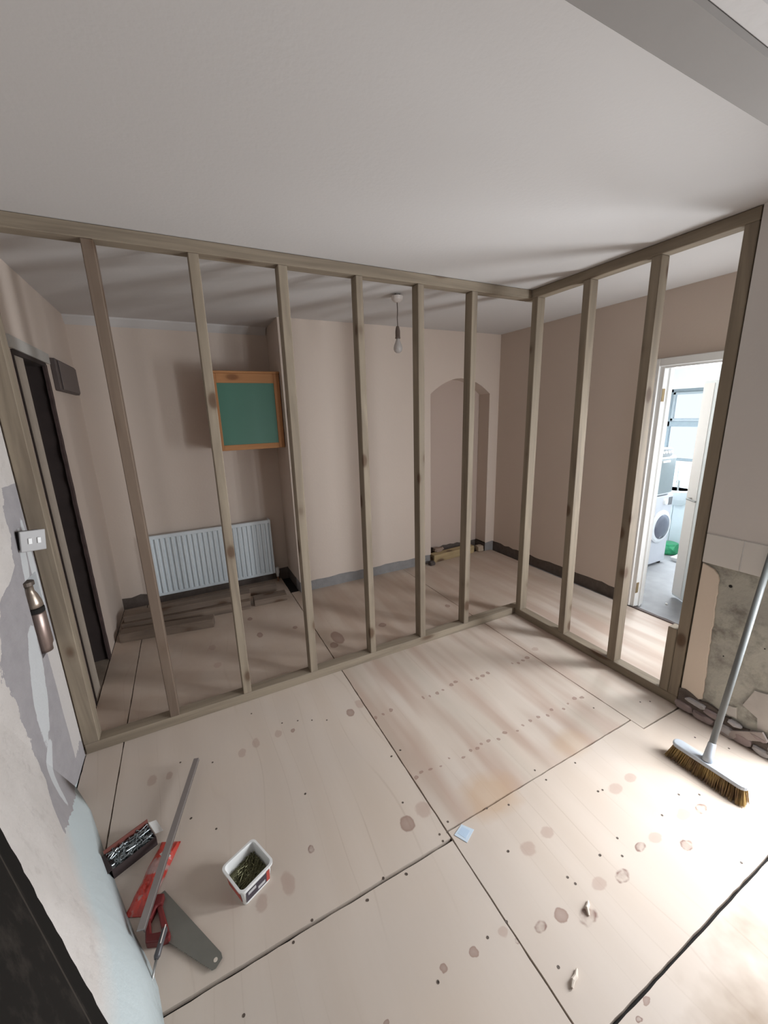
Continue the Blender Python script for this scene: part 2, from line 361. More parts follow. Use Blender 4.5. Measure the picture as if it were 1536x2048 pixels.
# countersunk screws along the joists
bm = B()
for (sx, sy) in SCREWS:
    lathe(bm, [(.0045, -.001), (.0045, .0006), (.002, .0003)], (sx, sy, 0), 8)
stuff(obj('screws', bm, plain('screw_heads', (.10, .075, .06), .6), floor))

# ---------------------------------------------------------------- ceiling and beam
ceiling = struct(obj('ceiling', box(B(), -3.4, 1.05, -4.2, 1.95, H, H+.1), M_ceil))
trim_1 = struct(obj('trim_1', box(B(), -3.4, 0.0, -1.816, -1.748, 2.05, H-.001), plain('beam_paint', (.27, .25, .235), .85, var=.03), bevel=.004))
obj('lining_board', box(B(), -3.4, 0.0, -1.846, -1.817, 2.052, 2.082), M_ceil, trim_1, bevel=.002)
obj('brown_board', box(B(), -3.4, 0.0, -1.848, -1.817, 2.083, 2.39), plain('brown_board', (.30, .20, .15), .8), trim_1)

# ---------------------------------------------------------------- back wall: chimney breast with arched niche, left alcove
def skin(name, pts, axis, a, b, m, parent=None):
    return obj(name, prism(B(), pts, axis, a, b), m, parent)
YN = 1.29
arch = []
x0a, x1a, zs, za = .035, .80, 1.80, 1.955
for i in range(13):
    u = i/12; xx = x0a + (x1a-x0a)*u
    arch.append((xx, zs + (za-zs)*(1-(2*u-1)**2)))
left_foot = ragged((-1.43, .105), (x0a, .10), 26, .006, 4)
right_foot = ragged((x1a, .10), (.93, .105), 5, .01, 5)
pts = left_foot + arch + right_foot + [(.93, H), (-1.43, H)]
wall_back = struct(skin('wall_back', pts, 'y', YN, YN+.17, M_wall))
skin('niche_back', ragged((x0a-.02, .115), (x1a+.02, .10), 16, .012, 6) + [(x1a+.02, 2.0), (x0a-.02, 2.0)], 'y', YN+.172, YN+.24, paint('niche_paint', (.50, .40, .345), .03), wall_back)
obj('bare_masonry', box(box(B(), -1.425, x0a-.004, YN+.008, YN+.165, -.02, .112), x1a+.004, .93, YN+.008, YN+.165, -.02, .112), M_band, wall_back)
obj('bare_masonry', box(box(B(), x0a-.02, x1a+.02, YN+.18, YN+.24, -.02, .14), .8, .801, YN, YN+.2, -.02, .11), M_banddk, wall_back)
YA = 1.75
wall_alcove = struct(obj('wall_alcove', prism(B(), ragged((-2.9, .11), (-1.43, .11), 20, .012, 8) + [(-1.43, H), (-2.9, H)], 'y', YA, YA+.1, ), M_wall))
obj('chimney_side', box(B(), -1.43, -1.36, YN+.171, YA+.1, .10, H), M_wall, wall_alcove)
obj('chimney_foot', box(B(), -1.425, -1.37, YN+.166, YA+.1, -.02, .102), M_banddk, wall_alcove)
obj('bare_masonry', box(B(), -2.9, -1.43, YA+.008, YA+.1, -.02, .13), M_banddk, wall_alcove)
obj('coving', prism(B(), [(YA, H-.06), (YA, H), (YA-.055, H), (YA-.05, H-.012), (YA-.012, H-.05)], 'x', -2.9, -1.44), M_ceil, wall_alcove)

# ---------------------------------------------------------------- left wall
XL = -2.9
wl = B()
box(wl, XL-.1, XL, .95, YA+.1, .0, H); box(wl, XL-.1, XL, .0, .42, 0, H); box(wl, XL-.1, XL, .42, .95, 1.97, H)
wall_left = struct(obj('wall_left', wl, M_wall))
# front stretch beside the camera: skim with a chase cut into it for the gas fitting
f1 = B()
box(f1, -2.94, -2.885, -.028, -.0, .0, H); box(f1, -2.94, -2.885, -1.75, -.185, .0, H)
box(f1, -2.94, -2.885, -.185, -.028, 1.0, H); box(f1, -2.94, -2.885, -.185, -.028, .0, .66)
box(f1, -3.0, -2.94, -1.75, 0.0, 0, H)
obj('peeled_skim', f1, M_left, wall_left)
# battered foot of the wall, swelling into the room towards the camera
A_, B_, D_ = Vector((-2.885, -.2, 0)), Vector((-2.50, -1.21, 0)), Vector((-2.885, -1.2, 1.3))
foot = [(-2.885, -.2), (-2.803, -.367), (-2.725, -.59), (-2.665, -.755), (-2.592, -.949), (-2.545, -1.05), (-2.518, -1.126), (-2.50, -1.215), (-2.475, -1.35), (-2.42, -1.5), (-2.36, -1.62)]
bm = B(); m = 16; rows = []; n = len(foot)-1
for (fx, fy) in foot:
    f = Vector((fx, fy, 0)); t0 = Vector((-2.8862, fy, 1.3*(-.2-fy)))
    row = []; t0.z = min(2.39, t0.z*1.35)
    for j in range(m+1):
        s = j/m; q = f + (t0-f)*s; q.x = -2.8862 + (fx+2.8862)*(1-s)**1.8
        row.append(bm.verts.new(q))
    rows.append(row)
for i in range(n):
    for j in range(m):
        if i == 0 and j > 0 and (rows[0][j].co - rows[0][j+1].co).length < 1e-6:
            bm.faces.new((rows[0][0], rows[1][j], rows[1][j+1])); continue
        bm.faces.new((rows[i][j], rows[i+1][j], rows[i+1][j+1], rows[i][j+1])) if i else bm.faces.new((rows[0][0], rows[1][j], rows[1][j+1]))
for f in bm.faces: f.smooth = True
# close towards the wall so it is a solid wedge
bot = [rows[i][0] for i in range(n+1)]; top = [rows[i][m] for i in range(n+1)]; top[0] = bot[0]
bk = [bot[0]] + [bm.verts.new((-2.886, v.co.y, 0)) for v in bot[1:]]
bm.faces.new((bot[0], bk[1], bot[1])); bm.faces.new((bot[0], top[1], bk[1]))
for i in range(1, n):
    bm.faces.new((bot[i], bk[i], bk[i+1], bot[i+1])); bm.faces.new((bk[i], top[i], top[i+1], bk[i+1]))
bm.faces.new(rows[n] + [bk[n]])
for v in [v for v in bm.verts if not v.link_faces]: bm.verts.remove(v)
obj('battered_foot', bm, M_left, wall_left, smooth=None)
# outer room enclosure
M_old = paint('old_wallpaper', (.30, .25, .21), .06)
struct(obj('wall_rear', box(B(), -3.4, .1, -4.3, -4.2, 0, H), M_old))
struct(obj('wall_west', box(box(B(), -3.5, -3.4, -4.2, -1.75, 0, H), -3.4, -2.886, -1.84, -1.75, 0, H), M_old))

# door opening in the left wall
door_1 = struct(obj('door_1', box(B(), -3.09, -3.05, .34, 1.0, 0, 1.99), plain('old_door_paint', (.20, .19, .165), .7, var=.25, scale=5)))
obj('reveal', prism(B(), [(XL+.006, .950), (XL-.01, 1.0), (-3.15, 1.0), (-3.15, .94), (-3.0, .935)], 'z', 0, 1.968), M_soot, door_1)
obj('reveal', box(B(), -3.15, XL+.004, .40, .421, 0, 1.968), M_soot, door_1)
obj('head_lining', box(B(), -3.05, XL+.004, .421, .95, 1.95, 1.972), M_soot, door_1)
obj('door_stile', box(B(), -3.03, -2.975, .60, .72, 0, 1.95), plain('door_stile', (.20, .19, .165), .7, var=.2), door_1)
obj('door_frame', box(B(), -2.97, -2.91, .421, .60, 0, 1.95), plain('door_frame_wood', (.33, .28, .23), .7, var=.15), door_1)
obj('threshold_board', box(B(), -3.05, XL-.004, .421, .948, -.021, -.002), plain('threshold_wood', (.30, .24, .19), .8, var=.2), door_1)
obj('head_trim', box(B(), XL, XL+.012, .38, 1.02, 1.972, 2.03), plain('dusty_white', (.46, .44, .41), .7), door_1)
# ragged broken plaster edge down the reveal
bm = B(); pp = ragged((.925, .0), (.925, 1.96), 40, .006, 12); qq = ragged((.965, 1.96), (.965, .0), 40, .006, 13)
prism(bm, pp + qq, 'x', XL-.01, XL+.005)
obj('broken_edge', bm, plain('broken_brick', (.07, .045, .042), .9, var=.5, scale=20), door_1)

# ---------------------------------------------------------------- right wall
XR = .012
wr = B(); box(wr, XR, .11, -1.66, -1.208, .0, H); box(wr, XR, .11, -4.2, -3.12, 0, H); box(wr, XR, .11, -3.12, -1.66, 2.12, H)
wall_right = struct(obj('wall_right', wr, M_plaster))
# painted skim above the tiles
obj('painted_skim', prism(B(), [(-1.66, 1.0), (-1.209, 1.0), (-1.209, H), (-1.66, H)], 'x', .002, XR, ), paint('greyish_cream', (.70, .66, .63)), wall_right)
# painted strip beside the stud, broken along one edge and rounded at its top corner
edge = ragged((-1.312, .12), (-1.290, .78), 30, .0025, 21)
strip = [(-1.213, .12)] + [(-1.225, .105), (-1.26, .118), (-1.29, .10)] + edge + [(-1.283, .806), (-1.262, .828), (-1.213, .846)]
obj('painted_strip', prism(B(), strip, 'x', .001, XR), paint('magnolia_strip', (.74, .63, .52)), wall_right, bevel=.002)
M_tile = plain('cream_tile', (.72, .69, .65), .35, var=.02, bump=.02)
for (a, b) in ((-1.3575, -1.211), (-1.62, -1.3615)):
    obj('tile', box(B(), -.004, XR, a, b, .853, 1.0), M_tile, wall_right, bevel=.002, seg=2)
obj('grout', box(B(), 0.0, XR, -1.3615, -1.3575, .853, 1.0), M_white, wall_right)
# exposed masonry at the foot: broken bricks
M_brick = plain('exposed_brick', (.30, .24, .235), .95, var=.45, scale=14, bump=.6)
M_brick2 = plain('grey_mortar_lump', (.42, .40, .40), .95, var=.4, scale=18, bump=.6)
obj('bare_masonry', prism(B(), ragged((-1.66, -.015), (-1.208, -.015), 3, .0, 3) + ragged((-1.208, .122), (-1.66, .06), 18, .012, 31), 'x', -.003, XR+.02), M_banddk, wall_right)
rr = random.Random(5)
for i, (by, bz, bw, bh, mm) in enumerate([(-1.245, .03, .075, .035, 0), (-1.335, .025, .08, .035, 0), (-1.29, .085, .08, .025, 1), (-1.37, .072, .07, .028, 0), (-1.425, .03, .07, .04, 1), (-1.50, .03, .06, .045, 0), (-1.46, .085, .05, .02, 1), (-1.575, .02, .06, .03, 1), (-1.55, .085, .06, .018, 0), (-1.62, .06, .05, .03, 1)]):
    bm = rock(B(), (-.002, by, bz), .022, bw*.72, bh*.78, i+3, 2)
    obj('brick', bm, (M_brick, M_brick2)[mm], wall_right)
obj('broken_lath', box(B(), -.006, .006, -.11, .11, -.02, .02, Matrix.Translation((-.012, -1.485, .045)) @ Matrix.Rotation(-.62, 4, 'X')), plain('grey_lath', (.36, .31, .29), .9, var=.2), wall_right)
obj('skim_patch', prism(B(), ragged((-1.395, .15), (-1.45, .17), 4, .006, 61) + ragged((-1.46, .11), (-1.40, .105), 4, .006, 62), 'x', .004, XR), plain('skim_patch_a', (.56, .53, .49), .9, var=.15, scale=20, bump=.4), wall_right)
bm = B(); prism(bm, [(-1.47, .20), (-1.50, .30), (-1.545, .31), (-1.57, .38), (-1.64, .40), (-1.655, .12), (-1.60, .09), (-1.575, .14), (-1.54, .10), (-1.53, .17)], 'x', .003, XR)
obj('skim_patch', bm, plain('skim_patch', (.50, .465, .43), .9, var=.15, scale=20, bump=.4), wall_right)
# small holes left by old fixings
bm = B()
for (hy, hz) in ((-1.335, .765), (-1.44, .66), (-1.30, .45), (-1.36, .40), (-1.50, .52)):
    k_ = 1.0 if hz > .6 else .4
    lathe(bm, [(.007*k_, 0), (.008*k_, .0015), (.003*k_, .002)], (XR, hy, hz), 7, Matrix.Rotation(-math.pi/2, 4, 'Y'))
obj('fixing_holes', bm, M_dark, wall_right)

# garden door opening just outside the frame
d3 = B(); box(d3, .02, .10, -1.70, -1.66, 0, 2.1); box(d3, .02, .10, -3.12, -3.08, 0, 2.1); box(d3, .02, .10, -3.08, -1.70, 2.06, 2.12)
door_3 = struct(obj('door_3', d3, M_white))

# ---------------------------------------------------------------- far right wall with the utility doorway
XE = .93
we = B()
pts = ragged((-.36, .105), (YN+.001, .10), 26, .008, 41) + [(YN+.001, H), (-1.22, H), (-1.22, 1.90), (-.36, 1.90)]
prism(we, pts, 'x', XE, XE+.1)
wall_east = struct(obj('wall_east', we, M_wall))
obj('bare_masonry', box(B(), XE+.008, XE+.1, -.36, YN+.1, -.02, .12), M_banddk, wall_east)
ws = B(); box(ws, .11, XE+.1, -1.66, -1.60, 0, H)
struct(obj('wall_south', ws, M_wall))
we2 = B(); box(we2, XE, XE+.1, -1.22, -1.16, 0, 1.9); box(we2, XE, XE+.1, -1.60, -1.22, 0, .45); box(we2, XE, XE+.1, -1.60, -1.22, 1.85, H); box(we2, XE, XE+.1, -1.60, -1.56, .45, 1.85)
obj('wall_pier', we2, M_wall, wall_east)
struct(obj('added_window', box(box(B(), XE+.06, XE+.09, -1.56, -1.22, .45, .49), XE+.06, XE+.09, -1.56, -1.22, 1.81, 1.85), M_white))  # unseen window frame, added to hold the passage lamp
door_2 = struct(obj('door_2', box(box(box(B(), XE-.012, XE+.115, -.405, -.355, 0, 1.91), XE-.012, XE+.115, -1.20, -1.16, 0, 1.91), XE-.012, XE+.115, -1.16, -.405, 1.875, 1.91), M_white, bevel=.002))
obj('architrave', box(box(B(), XE-.022, XE-.001, -.372, -.305, 0, 1.945), XE-.022, XE-.001, -1.25, -.372, 1.89, 1.945), M_white, door_2, bevel=.004)
obj('door_stop', box(B(), XE+.04, XE+.06, -.418, -.405, 0, 1.875), M_white, door_2)
for hz in (1.69, .17):
    obj('hinge', box(B(), XE-.011, XE+.02, -.4075, -.404, hz-.045, hz+.045), plain('brass', (.45, .33, .18), .4, .7), door_2)
# open leaf, hinged at the hidden jamb
hx, hy_ = 1.02, -1.15
ang = math.atan2(-.45+1.15, 1.42-1.02); L = math.hypot(.70, .40)
Md = Matrix.Translation((hx, hy_, 0)) @ Matrix.Rotation(ang, 4, 'Z')
leaf = obj('door_leaf', box(B(), 0, L, -.02, .02, .012, 1.79, Md), M_coolwhite, door_2, bevel=.002)
obj('door_stile', box(B(), L-.11, L-.002, .0205, .024, .03, 1.77, Md), M_white, door_2)
obj('door_handle', tube(tube(B(), [Md @ Vector((L-.06, .02, .88)), Md @ Vector((L-.06, .06, .88)), Md @ Vector((L-.16, .062, .875))], .008, 8), [Md @ Vector((L-.06, -.02, .88)), Md @ Vector((L-.06, -.06, .88)), Md @ Vector((L-.16, -.062, .875))], .008, 8), M_steel, door_2)
obj('latch_plate', box(B(), L-.001, L+.003, -.011, .011, .85, .98, Md), plain('latch_steel', (.16, .16, .16), .4, .5), door_2)
# threshold: torn end of the plywood over a dark gap
obj('threshold_strip', prism(B(), [(.895, -1.16)] + ragged((.925, -1.16), (.935, -.405), 12, .008, 51) + [(.90, -.405)], 'z', -.02, .008), plain('threshold_dark', (.10, .075, .07), .8), door_2)

# ---------------------------------------------------------------- utility room
uf = struct(obj('floor_2', box(B(), XE, 2.75, -1.4, .75, -.10, -.012), M_conc))
uw = B(); XU = 2.70
box(uw, XE+.1, XU, .68, .75, 0, H); box(uw, XE+.1, XU, -1.40, -1.33, 0, H)
box(uw, XU, XU+.08, -1.4, .75, 0, 1.0); box(uw, XU, XU+.08, -1.4, .75, 1.79, H); box(uw, XU, XU+.08, .50, .75, 1.0, 1.79); box(uw, XU, XU+.08, -1.4, -.32, 1.0, 1.79)
wall_utility = struct(obj('wall_utility', uw, M_util))
struct(obj('ceiling_2', box(B(), XE+.1, XU+.08, -1.4, .75, H, H+.05), M_ceil))
window_1 = B()
for a in ((-.32, .50, 1.0, 1.035), (-.32, .50, 1.755, 1.79), (.465, .50, 1.0, 1.79), (-.32, -.285, 1.0, 1.79), (-.32, .50, 1.385, 1.445), (.08, .12, 1.0, 1.79)):
    box(window_1, XU+.02, XU+.06, *a)
window_1 = struct(obj('window_1', window_1, plain('window_frame_grey', (.26, .32, .36), .5), bevel=.003))
fr = B()
for a in ((.13, .455, 1.45, 1.475), (.13, .455, 1.73, 1.755), (.43, .455, 1.45, 1.755), (.12, .145, 1.45, 1.755)): box(fr, XU-.0, XU+.03, *a)
obj('casement', fr, plain('casement_grey', (.34, .40, .44), .5), window_1, bevel=.002)
obj('sill', box(B(), XU-.035, XU+.079, -.32, .50, .975, 1.012), M_white, window_1, bevel=.003)
gt = NT('glass'); gt.b.inputs['Transmission Weight'].default_value = 1; gt.rough(.0); gt.b.inputs['IOR'].default_value = 1.0; gt.color((.95, .98, 1))
obj('pane', box(B(), XU+.038, XU+.042, -.30, .48, 1.02, 1.77), gt.m, window_1)
M_panel = plain('cladding', (.66, .73, .75), .5, var=.02)
for k in range(9):
    y1 = .66 - k*.125
    obj('cladding_board', box(B(), XU-.012, XU-.001, y1-.12, y1, .02, .98), M_panel, wall_utility, bevel=.002)

# ---------------------------------------------------------------- stud partitions
D = .072; T = .045; PT = .055
long_frame = thing('stud_partition', 'long open timber stud frame running across the room in front of the radiator alcove', 'stud frame', (-1.44, .036, 0), 'new timber stud frames')
obj('sole_plate', box(B(), -2.88, -.0, 0, D, 0, PT), M_timX, long_frame, org=(-2.88, 0, 0), bevel=.003)
obj('top_plate', box(B(), -2.88, -.0, 0, D, H-PT, H-.001), M_timX, long_frame, org=(-2.88, 0, H-PT), bevel=.003)
rs = random.Random(9)
for (xt, xb, w) in ((-2.883+.001, -2.883+.001, .065), (-2.4975, -2.4975, .045), (-2.105, -2.118, .045), (-1.706, -1.714, .046), (-1.292, -1.298, .040), (-.902, -.905, .043), (-.505, -.520, .045)):
    bm = B(); vs = []
    for z, x in ((PT, xb), (H-PT, xt)):
        vs.append([bm.verts.new(p) for p in ((x, .001, z), (x+w, .001, z), (x+w, D-.001, z), (x, D-.001, z))])
    for k in range(4): bm.faces.new((vs[0][k], vs[0][(k+1) % 4], vs[1][(k+1) % 4], vs[1][k]))
    bm.faces.new(vs[0][::-1]); bm.faces.new(vs[1])
    s = obj('stud', bm, M_timZd if abs(xt+2.4975) < .01 else M_timZ, long_frame, org=(xb, 0, PT), bevel=.003)
short_frame = thing('stud_partition', 'short open stud frame joining the corner post to the tiled wall, in front of the doorway', 'stud frame', (.036, -.6, 0), 'new timber stud frames')
obj('sole_plate', box(B(), .001, D, -1.203, D, 0, PT), M_timY, short_frame, org=(0, -1.2, 0), bevel=.003)
obj('top_plate', box(B(), .001, D, -1.203, D, H-PT, H-.001), M_timY, short_frame, org=(0, -1.2, H-PT), bevel=.003)
for (yt, yb, w) in ((-.052, -.052, .05), (-.438, -.462, .047), (-.826, -.838, .050), (-1.203, -1.203, .050)):
    bm = B(); vs = []
    for z, y in ((PT, yb), (H-PT, yt)):
        vs.append([bm.verts.new(p) for p in ((.001, y, z), (D, y, z), (D, y+w, z), (.001, y+w, z))])
    for k in range(4): bm.faces.new((vs[0][k], vs[0][(k+1) % 4], vs[1][(k+1) % 4], vs[1][k]))
    bm.faces.new(vs[0][::-1]); bm.faces.new(vs[1])
    obj('stud', bm, M_timZ, short_frame, org=(0, yb, PT), bevel=.003)
o = obj('packing_block', box(B(), .003, D-.004, -1.151, -1.105, PT, .44), M_timZ, short_frame, org=(0, -1.14, PT), bevel=.003)
# ends of fixing screws left in the corner
# ---------------------------------------------------------------- pendant light
pl = thing('pendant_light', 'bare bulb pendant hanging on a short flex from a loose ceiling rose', 'light', (-.82, .40, H))
M_plastic = plain('aged_white_plastic', (.66, .60, .56), .45, var=.03)
M_brown = plain('brown_flex', (.12, .09, .075), .6)
px, py = -.82, .40
obj('ceiling_rose', lathe(B(), [(.012, 2.345), (.022, 2.35), (.036, 2.362), (.040, 2.378), (.040, 2.384), (.02, 2.386)], (px, py, 0), 20), M_plastic, pl, smooth=False)
obj('wire', tube(B(), [(px-.012, py, 2.382), (px-.016, py, 2.392), (px-.008, py, H)], .0025, 6), M_brown, pl)
obj('wire', tube(B(), [(px+.022, py, 2.382), (px+.028, py, 2.392), (px+.018, py, H)], .003, 6), M_brown, pl)
obj('flex', tube(B(), [(px, py, 2.35), (px+.002, py, 2.30), (px-.001, py, 2.25), (px+.001, py, 2.20)], .0032, 8), M_brown, pl, smooth=True)
obj('lamp_holder', lathe(B(), [(.004, 2.20), (.010, 2.196), (.014, 2.18), (.0165, 2.165), (.0165, 2.13), (.018, 2.128), (.018, 2.12), (.012, 2.12)], (px, py, 0), 18), plain('brown_holder', (.15, .11, .09), .5), pl, smooth=True)
bt = NT('pearl_glass'); bt.color((.72, .68, .66)); bt.rough(.25); bt.b.inputs['Transmission Weight'].default_value = .35
obj('bulb', lathe(B(), [(.011, 2.121), (.013, 2.11), (.018, 2.096), (.026, 2.078), (.030, 2.062), (.0295, 2.048), (.024, 2.036), (.014, 2.028), (.004, 2.026)], (px, py, 0), 24), bt.m, pl, smooth=True)

# ---------------------------------------------------------------- radiator
rad = thing('radiator', 'white ribbed panel radiator hung on the alcove wall behind the studs', 'radiator', (-2.1, 1.70, .09))
M_rad = plain('radiator_enamel', (.66, .71, .74), .4, var=.02)
bm = B(); x0, x1 = -2.625, -1.60; nf = 24; prof = [(x0, 1.672)]
for k in range(nf):
    a = x0 + (x1-x0)*(k+.16)/nf; b = x0 + (x1-x0)*(k+.30)/nf; c = x0 + (x1-x0)*(k+.70)/nf; d = x0 + (x1-x0)*(k+.84)/nf
    prof += [(a, 1.676), (b, 1.662), (c, 1.662), (d, 1.676)]
prof += [(x1, 1.672), (x1, 1.69), (x0, 1.69)]
prism(bm, prof, 'z', .12, .625)
obj('panel', bm, M_rad, rad)
obj('panel_edge', box(B(), x0-.004, x1+.004, 1.664, 1.70, .622, .655), M_rad, rad, bevel=.004)
obj('panel_edge', box(B(), x0-.004, x1+.004, 1.668, 1.70, .095, .125), M_rad, rad, bevel=.004)
for (a, b) in ((x0-.008, x0-.002), (x1+.002, x1+.02)): obj('side_cover', box(B(), a, b, 1.662, 1.735, .10, .66), M_rad, rad, bevel=.003)
for a in (-2.45, -1.83): obj('bracket', box(B(), a, a+.04, 1.69, 1.749, .2, .55), M_steel, rad)
obj('valve', tube(lathe(B(), [(.012, .0), (.016, .03), (.020, .04), (.020, .09), (.014, .1)], (x1+.045, 1.69, .05), 14), [(x1, 1.69, .11), (x1+.045, 1.69, .11)], .012, 10), M_white, rad, smooth=False)
obj('pipe', tube(B(), [(x1+.045, 1.69, .05), (x1+.045, 1.69, -.01)], .0075, 10), plain('copper', (.50, .28, .18), .4, .8), rad)

# ---------------------------------------------------------------- wall cabinet
cb = thing('wall_cabinet', 'small orange pine wall cabinet with a green door panel in the left alcove', 'cabinet', (-1.70, 1.55, 1.36))
M_pine = timber('orange_pine', 'x', (.50, .25, .105), (.40, .18, .07), knot=(.2, .08, .03))
M_pinez = timber('orange_pine_upright', 'z', (.48, .235, .10), (.38, .17, .07), knot=(.2, .08, .03))
cx0, cx1, cy, cz0, cz1 = -1.985, -1.436, 1.372, 1.362, 1.975
for (a, b) in ((cx0, cx0+.018), (cx1-.018, cx1)): obj('side_panel', box(B(), a, b, cy+.02, YA-.012, cz0, cz1), M_pinez, cb)
obj('back_panel', box(B(), cx0, cx1, YA-.012, YA-.001, cz0, cz1), M_pinez, cb)
for (a, b) in ((cz0, cz0+.018), (cz1-.018, cz1)): obj('shelf', box(B(), cx0+.018, cx1-.018, cy+.022, YA-.012, a, b), M_pine, cb)
gp = obj('cabinet_door', box(B(), cx0+.05, cx1-.05, cy+.006, cy+.012, cz0+.045, cz1-.075), plain('green_panel', (.055, .165, .115), .45, var=.06, scale=4), cb)
for (a, b) in ((cx0, cx0+.05), (cx1-.05, cx1)): obj('door_stile', box(B(), a, b, cy, cy+.019, cz0, cz1), M_pinez, gp, bevel=.003)
for (a, b) in ((cz0, cz0+.045), (cz1-.075, cz1)): obj('door_rail', box(B(), cx0+.05, cx1-.05, cy+.001, cy+.018, a, b), M_pine, gp, bevel=.002)
gp['label'] = 'flat dark green panel'
obj('cornice', box(B(), cx0-.012, cx1+.004, cy-.008, YA, cz1, cz1+.018), M_pine, cb, bevel=.004)

# ---------------------------------------------------------------- timber lying in the left alcove
def plank(name, label, x0, x1, y, w, z0, h, rot, m=M_oldX, grp=None):
    c = Vector(((x0+x1)/2, y, z0)); Mt = Matrix.Translation(c) @ Matrix.Rotation(rot, 4, 'Z')
    o = obj(name, box(B(), (x0-x1)/2, (x1-x0)/2, -w/2, w/2, 0, h, Mt), m, None, org=c, bevel=.003)
    return tag(o, label, 'timber', grp)
G = 'old joist timber lying in the left alcove'
plank('timber_length', 'shorter brown timber lying nearest the camera below the radiator', -2.86, -2.20, 1.125, .095, 0, .07, -.16, M_oldX, G)
plank('timber_length', 'long brown timber lying just behind the shorter front piece', -2.86, -1.89, 1.30, .11, 0, .075, -.09, M_oldX, G)
plank('timber_length', 'long paler timber lying flat on top of the long brown one', -2.84, -1.88, 1.33, .10, .076, .05, -.07, M_oldX, G)
plank('timber_length', 'dark-ended timber at the right end of the pile by the chimney corner', -1.86, -1.575, 1.275, .12, 0, .055, -.06, M_oldX, G)
plank('timber_length', 'rear brown timber on edge directly under the radiator', -2.50, -1.62, 1.50, .05, 0, .075, -.05, M_oldX, G)

# ---------------------------------------------------------------- offcuts in the arched niche
plank('timber_offcut', 'pale yellow timber offcut lying across the foot of the arched niche', .07, .66, 1.34, .09, 0, .085, .06, M_newX)
o = obj('stone_lump', rock(B(), (.20, 1.385, .106), .075, .045, .027, 2, 3), plain('brown_lump', (.30, .22, .17), .9, var=.2), None, org=(.20, 1.385, .085)); tag(o, 'rounded brown lump of stone resting on the yellow offcut', 'stone', 'lumps of stone in the niche')
o = obj('stone_lump', rock(B(), (.745, 1.33, .038), .05, .05, .048, 5, 3), plain('pale_lump', (.42, .33, .25), .9, var=.2), None, org=(.745, 1.33, 0)); tag(o, 'pale lump of stone at the right end of the niche', 'stone', 'lumps of stone in the niche')
o = obj('dark_rubble', rock(B(), (.015, 1.24, .024), .04, .035, .03, 8, 3), plain('rubble_dark', (.08, .065, .06), .95, var=.4), None, org=(.015, 1.24, 0)); tag(o, 'small dark chunk of rubble at the left corner of the niche', 'rubble')

# ---------------------------------------------------------------- box on the left wall
wb = thing('wall_box', 'flat dark brown box mounted high on the left wall beyond the door', 'box', (-2.89, 1.33, 1.82))
obj('body', box(B(), XL, XL+.03, 1.06, 1.60, 1.822, 2.015), plain('dark_brown_box', (.09, .07, .066), .6, var=.15), wb, bevel=.004)
obj('cover', box(B(), XL+.0305, XL+.036, 1.11, 1.59, 1.832, 2.005), plain('brown_cover', (.115, .092, .088), .5, var=.1), wb, bevel=.002)

# ---------------------------------------------------------------- twin switch on the left wall
sw = thing('light_switch', 'loose white two-gang wall switch standing off the peeled left wall', 'switch', (-2.86, -.10, 1.16))
Ms = Matrix.Translation((-2.838, -.125, 1.158)) @ Matrix.Rotation(-.92, 4, 'Z') @ Matrix.Rotation(-.12, 4, 'X')
obj('back_box', box(B(), -.030, -.006, -.043, .030, -.034, .040, Ms), M_dark, sw)
obj('face_plate', box(B(), -.006, .004, -.043, .043, -.043, .043, Ms), plain('switch_plate', (.37, .36, .36), .4, var=.02), sw, bevel=.003, seg=2)
for yy in (-.012, .018): obj('rocker', box(B(), .004, .009, yy-.006, yy+.006, -.012, .012, Ms), M_white, sw, bevel=.001)

# ---------------------------------------------------------------- gas fitting in the chase
M_brass = plain('dull_brass', (.40, .33, .27), .35, .75, var=.12)
gv = thing('pipe_fitting', 'dull brass pipe fitting standing in a slot cut in the left wall', 'pipe fitting', (-2.905, -.105, .66))
vx, vy = -2.893, -.112
obj('collar', lathe(B(), [(.020, .966), (.027, .968), (.027, .984), (.015, .988)], (vx-.006, vy, 0), 20), plain('dark_collar', (.15, .12, .10), .5, .5), gv)
obj('neck', lathe(B(), [(.014, .968), (.015, .94), (.022, .925), (.031, .89), (.033, .872), (.026, .866)], (vx, vy, 0), 24), M_brass, gv, smooth=True)
obj('clamp_ring', lathe(B(), [(.029, .866), (.034, .864), (.034, .846), (.029, .844)], (vx, vy, 0), 24), M_dark, gv)
obj('body', lathe(B(), [(.030, .845), (.034, .84), (.034, .70), (.028, .68), (.028, .661), (.02, .661)], (vx, vy, 0), 24), plain('reddish_brass', (.33, .25, .22), .35, .7, var=.12), gv, smooth=True)
obj('conduit', tube(B(), [(-2.905, vy, .99), (-2.915, vy, 1.10)], .010, 10), M_white, gv, smooth=True)

# ---------------------------------------------------------------- black board at the near left corner
P0, P1 = Vector((-2.733, -1.127, .688)), Vector((-2.553, -1.399, .427))
dn = (P1-P0).normalized(); nrm = (B_-A_).cross(D_-A_).normalized()
if nrm.x < 0: nrm = -nrm
side = nrm.cross(dn).normalized()
if side.y > 0: side = -side
bm = B(); rr = random.Random(3)
base = P0 + nrm*.012
us = [-.06 + k*.0205 for k in range(56)]
e = [base + dn*u + side*rr.uniform(-.005, .005) for u in us]
f_ = [base + dn*u + side*.7 for u in us]
lo = [p - nrm*.010 for p in e]; lf = [p - nrm*.010 for p in f_]
V = [[bm.verts.new(p) for p in q] for q in (e, f_, lf, lo)]
for a in range(4):
    b = (a+1) % 4
    for k in range(len(us)-1): bm.faces.new((V[a][k], V[a][k+1], V[b][k+1], V[b][k]))
bm.faces.new([V[a][0] for a in range(4)][::-1]); bm.faces.new([V[a][-1] for a in range(4)])
